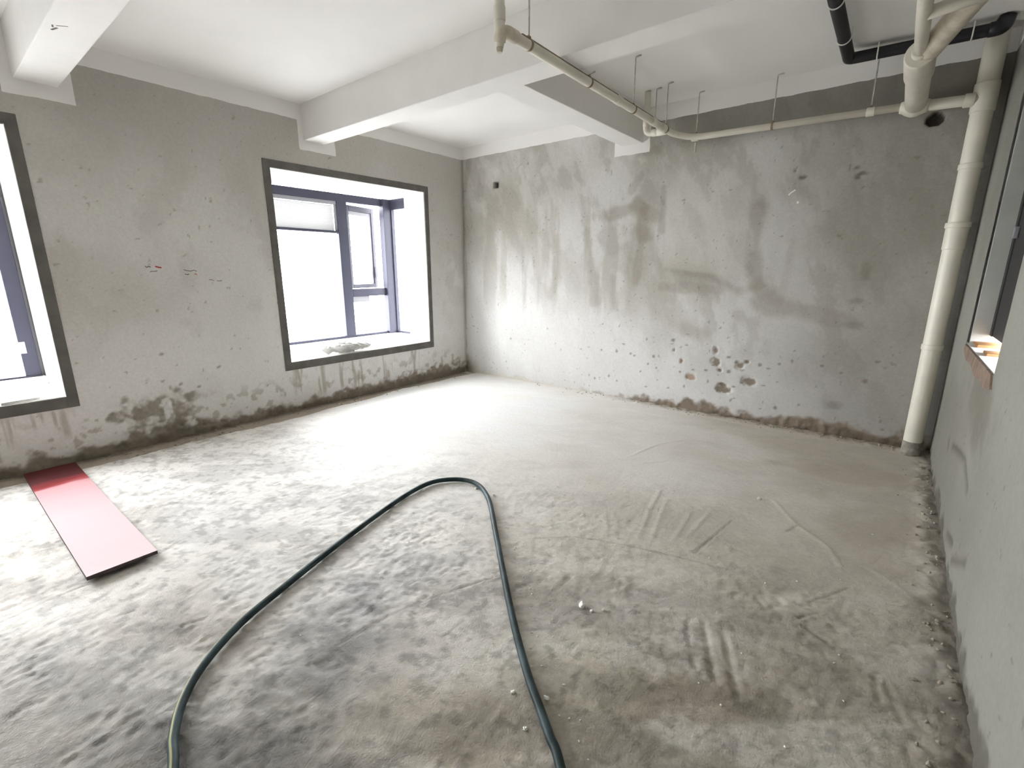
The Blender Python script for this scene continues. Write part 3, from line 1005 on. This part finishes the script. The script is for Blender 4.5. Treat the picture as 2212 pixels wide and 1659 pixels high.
def hanger(x, y, zt, zb, parent, r=.0048, pr=.0285, ax='x'):
    rod = tube('hanger_rod', [(x, y, zb + pr), (x, y, zt)], r, M_rod, parent, 8)
    hook = tube('hook', fillet([(x, y, zt - .002), (x, y, zt + .012), (x + .045, y - .01, zt + .012)], .01, 4), r * 1.1, M_rod, rod, 8)
    d = Vector((.008, 0, 0)) if ax == 'x' else Vector((0, .008, 0))
    c = Vector((x, y, zb))
    pts = [c - d, c - d * .99, c + d * .99, c + d]
    tube('clamp', pts, [pr * .9, pr, pr, pr * .9], M_clamp, rod, 20)
    box('clamp_bolt', (x - .006, y - .012, zb + pr - .004), (x + .006, y + .012, zb + pr + .012), M_clamp, rod, .001)
    return rod


for x, z in ((3.00, 2.520), (3.605, 2.508), (4.245, 2.495)):
    hanger(x, WY, 2.862, z, wall_run)
# drip of white plaster under the first hanger
box('plaster_drip', (2.993, WY - .004, 2.40), (3.006, WY + .004, 2.478), M_pvc_dirty, wall_run, .003)

# run under the ceiling, across the room
AX, AZ = 2.870, 2.538
ceil_run = tube('ceiling_pipe', [(2.862, -.55, 2.536), (2.868, -1.2, 2.536), (2.876, -1.9, 2.533), (2.888, -2.56, 2.531)], .0265, M_pvc, pw)
dust = tube('dust_layer', [(2.867, -.60, 2.5545), (2.874, -1.2, 2.5548), (2.882, -1.85, 2.5520), (2.894, -2.50, 2.5500)], .0125, M_dust, ceil_run, 10)
sleeve('coupling', (2.8635, -.78, 2.536), (2.8625, -.70, 2.536), .0300, M_pvc, ceil_run)
sleeve('coupling', (2.8705, -1.40, 2.536), (2.8695, -1.33, 2.536), .0300, M_pvc, ceil_run)
for (x, y) in ((2.8635, -.48), (2.868, -1.12), (2.8755, -1.78), (2.886, -2.43)):
    hanger(x, y, 2.57 if y == -1.78 else 2.862, 2.534, ceil_run, .0048, .0295, 'y')
# drop with elbow and trap plug at the near end
drop = tube('drop_pipe', [(2.862, -2.640, 2.872), (2.862, -2.640, 2.52), (2.862, -2.640, 2.490), (2.862, -2.640, 2.462)], [.0265, .0265, .0245, .020], M_pvc, pw)
el = tube('elbow', fillet([(2.889, -2.545, 2.531), (2.889, -2.615, 2.5315), (2.875, -2.648, 2.520), (2.862, -2.640, 2.485)], .03), .0300, M_pvc_dirty, drop)
sleeve('coupling', (2.862, -2.640, 2.640), (2.862, -2.640, 2.575), .0300, M_pvc, drop)
tube('trap_plug', [(2.862, -2.640, 2.464), (2.862, -2.640, 2.452), (2.862, -2.640, 2.440)], [.017, .0165, .012], M_pvc_dirty, drop, 16)
# branch with elbow beside the cross beam
br = tube('branch_pipe', fillet([(2.662, -.42, 2.872), (2.662, -.42, 2.540), (2.858, -.42, 2.537)], .055), .0255, M_pvc, pw)
sleeve('coupling', (2.662, -.42, 2.655), (2.662, -.42, 2.600), .0300, M_pvc, br)
sleeve('coupling', (2.722, -.42, 2.539), (2.775, -.42, 2.5385), .0300, M_pvc, br)
tube('wye', fillet([(2.77, -.42, 2.5385), (2.855, -.42, 2.537), (2.859, -.60, 2.536)], .07), .0315, M_pvc, br)
hanger(2.740, -.42, 2.862, 2.538, br)

# large drain coming along the ceiling to the corner, with a wye
BX, BZ = 4.497, 2.515
big = tube('large_drain_pipe', [(BX, -.100, 2.492), (BX, -.40, 2.503), (BX, -.80, BZ), (BX, -.95, BZ)], .0620, M_pvc, pw, 28)
tube('end_elbow', [(BX - .085 + .0175 * k, WY + .004, 2.488 - .0014 * k) for k in range(10)], [.0345, .040, .052, .060, .0645, .0645, .061, .052, .045, .0405], M_pvc, big, 24)
sleeve('wye_socket', (BX, -.70, BZ), (BX, -1.06, BZ + .003), .0710, M_pvc, big, .005, 28)
tube('small_pipe', [(BX, -1.04, BZ + .010), (BX, -1.5, BZ + .013), (BX + .006, -2.2, BZ + .02)], .0300, M_pvc, big)
sleeve('reducer', (BX, -1.04, BZ + .008), (BX, -1.10, BZ + .010), .0400, M_pvc, big)
tube('small_pipe', [(BX, -1.545, BZ + .014), (4.60, -1.56, BZ + .02), (4.80, -1.58, BZ + .03)], .0280, M_pvc, big)
tube('wye_branch', [(BX + .006, -.93, BZ + .008), (BX + .05, -1.10, BZ + .022), (BX + .16, -1.46, BZ + .055), (BX + .30, -1.90, BZ + .09)], [.052, .056, .056, .056], M_pvc_dirty, big, 28)

# ---------------------------------------------------------------- black pipe
KZ = 2.815
bp = thing('black_pipe', 'black plastic pipe bent square under the ceiling by the right corner', 'pipe', (4.09, -.30, KZ))
kp = tube('pipe', fillet([(4.098, -2.0, KZ), (4.085, -.305, KZ), (4.30, -.293, KZ), (4.83, -.262, KZ), (4.868, -.262, KZ + .06)], .035), .0360, M_black, bp, 24)
tube('end_elbow', fillet([(4.79, -.265, KZ), (4.856, -.262, KZ), (4.866, -.262, KZ + .06)], .05), .0405, M_black, bp, 24)


def clip(p, d, r, parent):
    p, d = Vector(p), Vector(d).normalized()
    s = Vector((0, 0, 1)).cross(d)
    pts = [p + s * math.cos(a) * r + Vector((0, 0, 1)) * math.sin(a) * r for a in [math.radians(180 + 180 * k / 16) for k in range(17)]]
    pts = [pts[0] + Vector((0, 0, .055))] + pts + [pts[-1] + Vector((0, 0, .055))]
    tube('pipe_clip', pts, .0042, M_clip, parent, 8)


clip((4.088, -.70, KZ), (0, 1, 0), .0385, bp)
clip((4.0925, -1.24, KZ), (0, 1, 0), .0385, bp)
clip((4.245, -.2965, KZ), (1, .05, 0), .0385, bp)
clip((4.715, -.269, KZ), (1, .05, 0), .0385, bp)

# ================================================================ THINGS ON THE FLOOR
# hose
HOSE = [(4.30, -4.80), (3.95, -4.72), (3.62, -4.63), (3.38, -4.55), (3.188, -4.481), (3.091, -4.452), (2.973, -4.392), (2.86, -4.293), (2.747, -4.123), (2.661, -3.903), (2.561, -3.619),
        (2.452, -3.264), (2.378, -2.960), (2.379, -2.765), (2.479, -2.639), (2.623, -2.612), (2.819, -2.719), (3.092, -2.971), (3.329, -3.196), (3.595, -3.443),
        (3.783, -3.602), (3.888, -3.679), (3.971, -3.741), (4.043, -3.795), (4.30, -4.05), (4.55, -4.45)]
hz = .0190
path = spline([(x, y, hz + .0015 * math.sin(3 * x + 2 * y)) for x, y in HOSE], 8)
hose = thing('garden_hose', 'dark green rubber hose bent in a tall loop across the concrete floor', 'hose', (2.62, -2.62, 0))
m, nt, b = new_mat('hose_rubber')
tc = N(nt, 'ShaderNodeTexCoord')
nz = N(nt, 'ShaderNodeTexNoise')
nz.inputs['Scale'].default_value = 9
nz.inputs['Detail'].default_value = 6
nt.links.new(tc.outputs['Object'], nz.inputs['Vector'])
rp = N(nt, 'ShaderNodeValToRGB')
rp.color_ramp.elements[0].position, rp.color_ramp.elements[1].position = .38, .68
rp.color_ramp.elements[0].color = (.010, .026, .026, 1)
rp.color_ramp.elements[1].color = (.045, .078, .090, 1)
nt.links.new(nz.outputs['Fac'], rp.inputs['Fac'])
nt.links.new(rp.outputs['Color'], b.inputs['Base Color'])
b.inputs['Roughness'].default_value = .52
b.inputs['Specular IOR Level'].default_value = .3
M_hose = m
v, f, frames = tube_data(path, .0145, 20)
mesh_obj('hose_tube', v, f, M_hose, hose, True)
M_stripe = simple('hose_stripe', (.26, .27, .08), .6, 0, var=.2)
sv, sf = [], []
for i, p in enumerate(path):
    T = (path[min(i + 1, len(path) - 1)] - path[max(i - 1, 0)]).normalized()
    side = Vector((0, 0, 1)).cross(T).normalized()
    tw = max(-12, 105 - .95 * i)
    out = [(Vector((0, 0, 1)) * math.sin(a) + side * math.cos(a)) for a in (math.radians(tw + 13), math.radians(tw), math.radians(tw - 13))]
    for q, rr in zip(out, (.0146, .0153, .0146)):
        sv.append(p + q * rr)
for i in range(len(path) - 1):
    for k in range(2):
        sf.append((3 * i + k, 3 * i + k + 1, 3 * i + 4 + k, 3 * i + 3 + k))
mesh_obj('stripe', sv, sf, M_stripe, hose, True)

# red board
m, nt, b = new_mat('red_faced_plywood')
tc = N(nt, 'ShaderNodeTexCoord')
sp = N(nt, 'ShaderNodeSeparateXYZ')
nt.links.new(tc.outputs['Object'], sp.inputs[0])
n1 = N(nt, 'ShaderNodeTexNoise')
n1.inputs['Scale'].default_value = 5
n1.inputs['Detail'].default_value = 7
mp = N(nt, 'ShaderNodeMapping')
mp.inputs['Scale'].default_value = (3.0, .8, 1)
nt.links.new(tc.outputs['Object'], mp.inputs['Vector'])
nt.links.new(mp.outputs['Vector'], n1.inputs['Vector'])
xx = math_node(nt, 'ADD', sp.outputs['X'], math_node(nt, 'MULTIPLY', math_node(nt, 'SUBTRACT', n1.outputs['Fac'], .5), .16))
rp = N(nt, 'ShaderNodeValToRGB')
els = rp.color_ramp.elements
els[0].position, els[0].color = .0, (.085, .016, .018, 1)
els[1].position, els[1].color = 1.0, (.72, .57, .59, 1)
for p_, c_ in ((.16, (.09, .018, .020, 1)), (.20, (.27, .03, .035, 1)), (.225, (.36, .08, .085, 1)), (.25, (.58, .31, .325, 1)), (.55, (.66, .44, .46, 1))):
    e = els.new(p_)
    e.color = c_
mrr = N(nt, 'ShaderNodeMapRange')
mrr.inputs['From Min'].default_value, mrr.inputs['From Max'].default_value = -.92, .92
nt.links.new(xx, mrr.inputs['Value'])
nt.links.new(mrr.outputs['Result'], rp.inputs['Fac'])
nt.links.new(rp.outputs['Color'], b.inputs['Base Color'])
b.inputs['Roughness'].default_value = .8
b.inputs['Specular IOR Level'].default_value = .2
M_red = m
M_ply = simple('plywood_edge', (.075, .055, .055), .8, .3, 90, .3, vscale=30)
bd = thing('red_board', 'long red-faced plywood board, pink with dust, lying on the floor by the window wall', 'board', (1.018, -4.312, .012))
bm = bmesh.new()
bmesh.ops.create_grid(bm, x_segments=40, y_segments=6, size=1)
bmesh.ops.scale(bm, vec=(.913, .134, 1), verts=bm.verts)
r_ = bmesh.ops.extrude_face_region(bm, geom=bm.faces[:])
bmesh.ops.translate(bm, vec=(0, 0, -.018), verts=[e for e in r_['geom'] if isinstance(e, bmesh.types.BMVert)])
bmesh.ops.recalc_face_normals(bm, faces=bm.faces[:])
for v_ in bm.verts:
    v_.co.z += .030 + .018 * max(0, v_.co.x / .913) ** 1.5 + .0015 * math.sin(5 * v_.co.x)
me = bpy.data.meshes.new('board_face')
bm.faces.ensure_lookup_table()
for fc in bm.faces:
    fc.material_index = 0 if fc.normal.z > .5 else 1
bm.to_mesh(me)
bm.free()
me.materials.append(M_red)
me.materials.append(M_ply)
bo = link(bpy.data.objects.new('board_face', me), bd)
bd.location = (1.018, -4.312, -.006)
bd.rotation_euler = (0, 0, .004)


# crumbs -------------------------------------------------------------
def lump(name, loc, r, mat, seed, squash=.7, sub=2):
    bm = bmesh.new()
    bmesh.ops.create_icosphere(bm, subdivisions=sub, radius=1)
    rr = random.Random(seed)
    for v_ in bm.verts:
        v_.co *= 1 + rr.uniform(-.28, .28)
    bmesh.ops.scale(bm, vec=(r * rr.uniform(.8, 1.25), r * rr.uniform(.7, 1.1), r * squash), verts=bm.verts)
    bmesh.ops.rotate(bm, matrix=Matrix.Rotation(rr.uniform(0, 6), 3, 'Z'), verts=bm.verts)
    me = bpy.data.meshes.new(name)
    bm.to_mesh(me)
    bm.free()
    me.materials.append(mat)
    o = bpy.data.objects.new(name, me)
    o.location = loc
    return link(o)


def fh(x, y):
    return float(floor_h(np.array([[x]]), np.array([[y]]))[0, 0])


CH = [(3.744, -3.167, .0150, 'largest white plaster lump on the floor, right of the hose'),
      (3.792, -3.171, .0085, 'small plaster lump just right of the largest one'),
      (3.827, -3.136, .0060, 'tiny plaster crumb at the right end of the short row beside the largest lump'),
      (3.880, -3.628, .0090, 'white crumb close to the right side of the hose near the bottom of the view'),
      (3.779, -3.679, .0075, 'white crumb inside the hose loop, beside the crumb across the hose'),
      (3.890, -3.757, .0080, 'lowest white crumb inside the hose loop'),
      (2.393, -2.869, .0110, 'white crumb against the inner left bend of the hose'),
      (2.640, -2.640, .0090, 'white crumb under the top of the hose loop'),
      (2.790, -2.637, .0110, 'white crumb outside the top right bend of the hose'),
      (4.108, -1.639, .0120, 'dark-edged crumb alone on the bare floor towards the right wall')]
for i, (x, y, r, lab) in enumerate(CH):
    o = lump('plaster_crumb', (x, y, fh(x, y) + r * .5), r, M_chip, i)
    tag(o, lab, 'crumb', 'white plaster crumbs on the floor')


def scatter(name, pts, mat, parent=None):
    bm = bmesh.new()
    for k, (x, y, z, r) in enumerate(pts):
        rr = random.Random(k * 3 + 1)
        q = bmesh.ops.create_icosphere(bm, subdivisions=1, radius=1)['verts']
        for v_ in q:
            v_.co *= 1 + rr.uniform(-.3, .3)
        bmesh.ops.scale(bm, vec=(r * rr.uniform(.7, 1.4), r * rr.uniform(.7, 1.3), r * rr.uniform(.5, .8)), verts=q)
        bmesh.ops.rotate(bm, matrix=Matrix.Rotation(rr.uniform(0, 6), 3, 'Z'), verts=q)
        bmesh.ops.translate(bm, vec=(x, y, z + r * .35), verts=q)
    o = bm_obj(name, bm, mat, parent)
    o['kind'] = 'stuff'
    return o


rr = random.Random(5)
pts = []
for k in range(60):
    x, y = rr.uniform(2.6, 4.7), rr.uniform(-4.2, -1.6)
    pts.append([x, y, 0, rr.uniform(.0015, .0045)])
for k in range(40):
    t = rr.random()
    x, y = 2.9 + 1.1 * t + rr.gauss(0.07, .05), -2.78 - 1.02 * t + rr.gauss(.05, .04)
    pts.append([x, y, 0, rr.uniform(.002, .005)])
hh = floor_h(np.array([[p[0] for p in pts]]), np.array([[p[1] for p in pts]]))[0]
for p, z in zip(pts, hh):
    p[2] = z
o = scatter('plaster_grit', pts, M_chip)
o['label'] = 'fine white plaster grit sprinkled over the floor around the hose'
o['category'] = 'grit'
pts = []
for k in range(420):
    t = rr.random()
    if k < 190:
        y = -4.7 * t
        x = abs(rr.gauss(.03, .08)) + .02
        pts.append([x, y, 0, rr.uniform(.003, .011)])
    elif k < 320:
        x = 1.2 + 3.6 * t ** .7
        y = -abs(rr.gauss(.02, .06)) - .015
        pts.append([x, y, 0, rr.uniform(.003, .010)])
    else:
        y = -.3 - 3.3 * t
        x = W - abs(rr.gauss(.02, .05)) - .015
        pts.append([x, y, 0, rr.uniform(.003, .010)])
hh = floor_h(np.array([[p[0] for p in pts]]), np.array([[p[1] for p in pts]]))[0]
for p, z in zip(pts, hh):
    p[2] = z
o = scatter('cement_crumbs', pts, M_rubble)
o['label'] = 'crumbled cement fallen along the foot of the walls'
o['category'] = 'rubble'

# ================================================================ THINGS ON THE SILLS
# crumpled white bag
bm = bmesh.new()
bmesh.ops.create_icosphere(bm, subdivisions=5, radius=1)
for v_ in bm.verts:
    p = v_.co.copy()
    s = p.y
    wdt = .075 * (1 - .35 * abs(s) ** 2) * (1 - .45 * math.exp(-((s + .55) / .10) ** 2))
    hgt = .060 * (1 - .25 * s) * (1 - .45 * math.exp(-((s + .55) / .10) ** 2))
    nx = np.array([[p.x * 1.7 + p.z]])
    ny = np.array([[p.y * 3.2 + p.z * 1.3]])
    cr = abs(float(fbm(nx, ny, 2.2, 71, 4)[0, 0]) - .5) * 1.7 + abs(float(fbm(ny, nx, 4.2, 77, 2)[0, 0]) - .5) * .8
    k = .72 + .75 * cr
    v_.co = Vector((p.x * wdt * k, p.y * .31 * (.95 + .12 * cr), max(p.z, -.62) * hgt * k))
zmin = min(v_.co.z for v_ in bm.verts)
bmesh.ops.translate(bm, vec=(0, 0, -zmin), verts=bm.verts)
bmesh.ops.rotate(bm, matrix=Matrix.Rotation(-.06, 3, 'Z'), verts=bm.verts)
me = bpy.data.meshes.new('plastic_bag')
bm.to_mesh(me)
bm.free()
me.materials.append(M_bag)
me.polygons.foreach_set('use_smooth', [True] * len(me.polygons))
o = bpy.data.objects.new('plastic_bag', me)
o.location = (-.110, -1.775, WIN_Z0)
link(o)
tag(o, 'crumpled white plastic bag lying on the sill of the corner window', 'bag')

for (lo, hi, rz, lab) in (((-.16, -4.47, WIN_Z0), (-.03, -4.27, WIN_Z0 + .018), .1, 'flat white plaster slab along the front edge of the left window sill'),
                          ((-.42, -4.33, WIN_Z0), (-.34, -4.285, WIN_Z0 + .022), .2, 'small square plaster block in the middle of the left window sill'),
                          ((-.62, -4.275, WIN_Z0), (-.60, -4.215, WIN_Z0 + .012), 0, 'thin white sliver of plaster by the left window frame'),
                          ((-.27, -4.44, WIN_Z0), (-.13, -4.41, WIN_Z0 + .022), -.5, 'narrow white stick lying aslant on the left window sill')):
    c = [(lo[i] + hi[i]) / 2 for i in range(3)]
    bm = bmesh.new()
    d = [(hi[i] - lo[i]) / 2 for i in range(3)]
    box_bm(bm, [-q for q in d], d, .004)
    bmesh.ops.rotate(bm, matrix=Matrix.Rotation(rz, 3, 'Z'), verts=bm.verts)
    q = bm_obj('plaster_offcut', bm, M_chip)
    q.location = c
    tag(q, lab, 'plaster piece', 'plaster pieces on the left window sill')

# timber offcuts in the right-hand window
for (lo, hi, lab) in (((4.985, -.985, W3Z[0]), (5.26, -.806, W3Z[0] + .016), 'broad orange timber offcut at the far end of the right wall opening'),
                      ((4.990, -1.335, W3Z[0]), (5.26, -1.20, W3Z[0] + .014), 'narrow orange timber offcut nearer the camera in the right wall opening')):
    o = box('timber_offcut', lo, hi, M_timber, None, .003)
    tag(o, lab, 'timber', 'timber offcuts in the right wall opening')


# ================================================================ MARKS ON THE WALLS
def wall_mark(name, pts, r, mat, parent, axis_):
    P3 = []
    for a, z in pts:
        P3.append(Vector((0, a, z)) if axis_ == 'x' else Vector((a, 0, z)))
    v, f, _ = tube_data(P3, r, 6)
    vv = []
    for q in v:
        if axis_ == 'x':
            u = float(left_h(np.array([[q.y]]), np.array([[q.z]]))[0, 0])
            vv.append((q.x * .25 + u + .0008, q.y, q.z))
        else:
            u = float(back_h(np.array([[q.x]]), np.array([[q.z]]))[0, 0])
            vv.append((q.x, q.y * .25 - u - .0008, q.z))
    return mesh_obj(name, vv, f, mat, parent)


wall_mark('pen_mark', [(-3.465, 1.410), (-3.445, 1.404), (-3.425, 1.401)], .0055, M_red_ink, wall_left, 'x')
wall_mark('pen_mark', [(-3.530, 1.412), (-3.520, 1.402), (-3.510, 1.410), (-3.495, 1.405)], .0035, M_grey_ink, wall_left, 'x')
wall_mark('pen_mark', [(-3.505, 1.368), (-3.49, 1.374), (-3.472, 1.372), (-3.455, 1.378)], .0022, M_grey_ink, wall_left, 'x')
wall_mark('pen_mark', [(-3.275, 1.385), (-3.25, 1.378), (-3.225, 1.374), (-3.20, 1.382), (-3.18, 1.372)], .0026, M_grey_ink, wall_left, 'x')
wall_mark('pen_mark', [(-3.27, 1.352), (-3.255, 1.345), (-3.24, 1.350)], .0032, M_grey_ink, wall_left, 'x')
wall_mark('pen_mark', [(-3.20, 1.345), (-3.192, 1.358), (-3.184, 1.342)], .0026, M_red_ink, wall_left, 'x')
wall_mark('pen_mark', [(-3.10, 1.300), (-3.08, 1.303), (-3.06, 1.295)], .0022, M_grey_ink, wall_left, 'x')
wall_mark('pen_mark', [(-3.04, 1.292), (-3.02, 1.290), (-3.00, 1.294)], .0024, M_grey_ink, wall_left, 'x')
wall_mark('paint_fleck', [(3.765, 1.985), (3.785, 2.005), (3.812, 2.022)], .0055, M_chip, wall_back, 'y')
wall_mark('paint_fleck', [(3.833, 1.923), (3.847, 1.921)], .0085, M_chip, wall_back, 'y')

for (x, y, l, w_, a) in ((1.067, -4.004, .05, .010, .3), (1.10, -4.015, .03, .007, -.2), (1.135, -3.985, .05, .004, .9)):
    bm = bmesh.new()
    box_bm(bm, (-l / 2, -w_ / 2, -.001), (l / 2, w_ / 2, .0005), 0)
    bmesh.ops.rotate(bm, matrix=Matrix.Rotation(a, 3, 'Z'), verts=bm.verts)
    bmesh.ops.translate(bm, vec=(x, y, 2.570), verts=bm.verts)
    bm_obj('scuff_mark', bm, M_grey_ink, bpy.data.objects['ceiling_beam.002'])
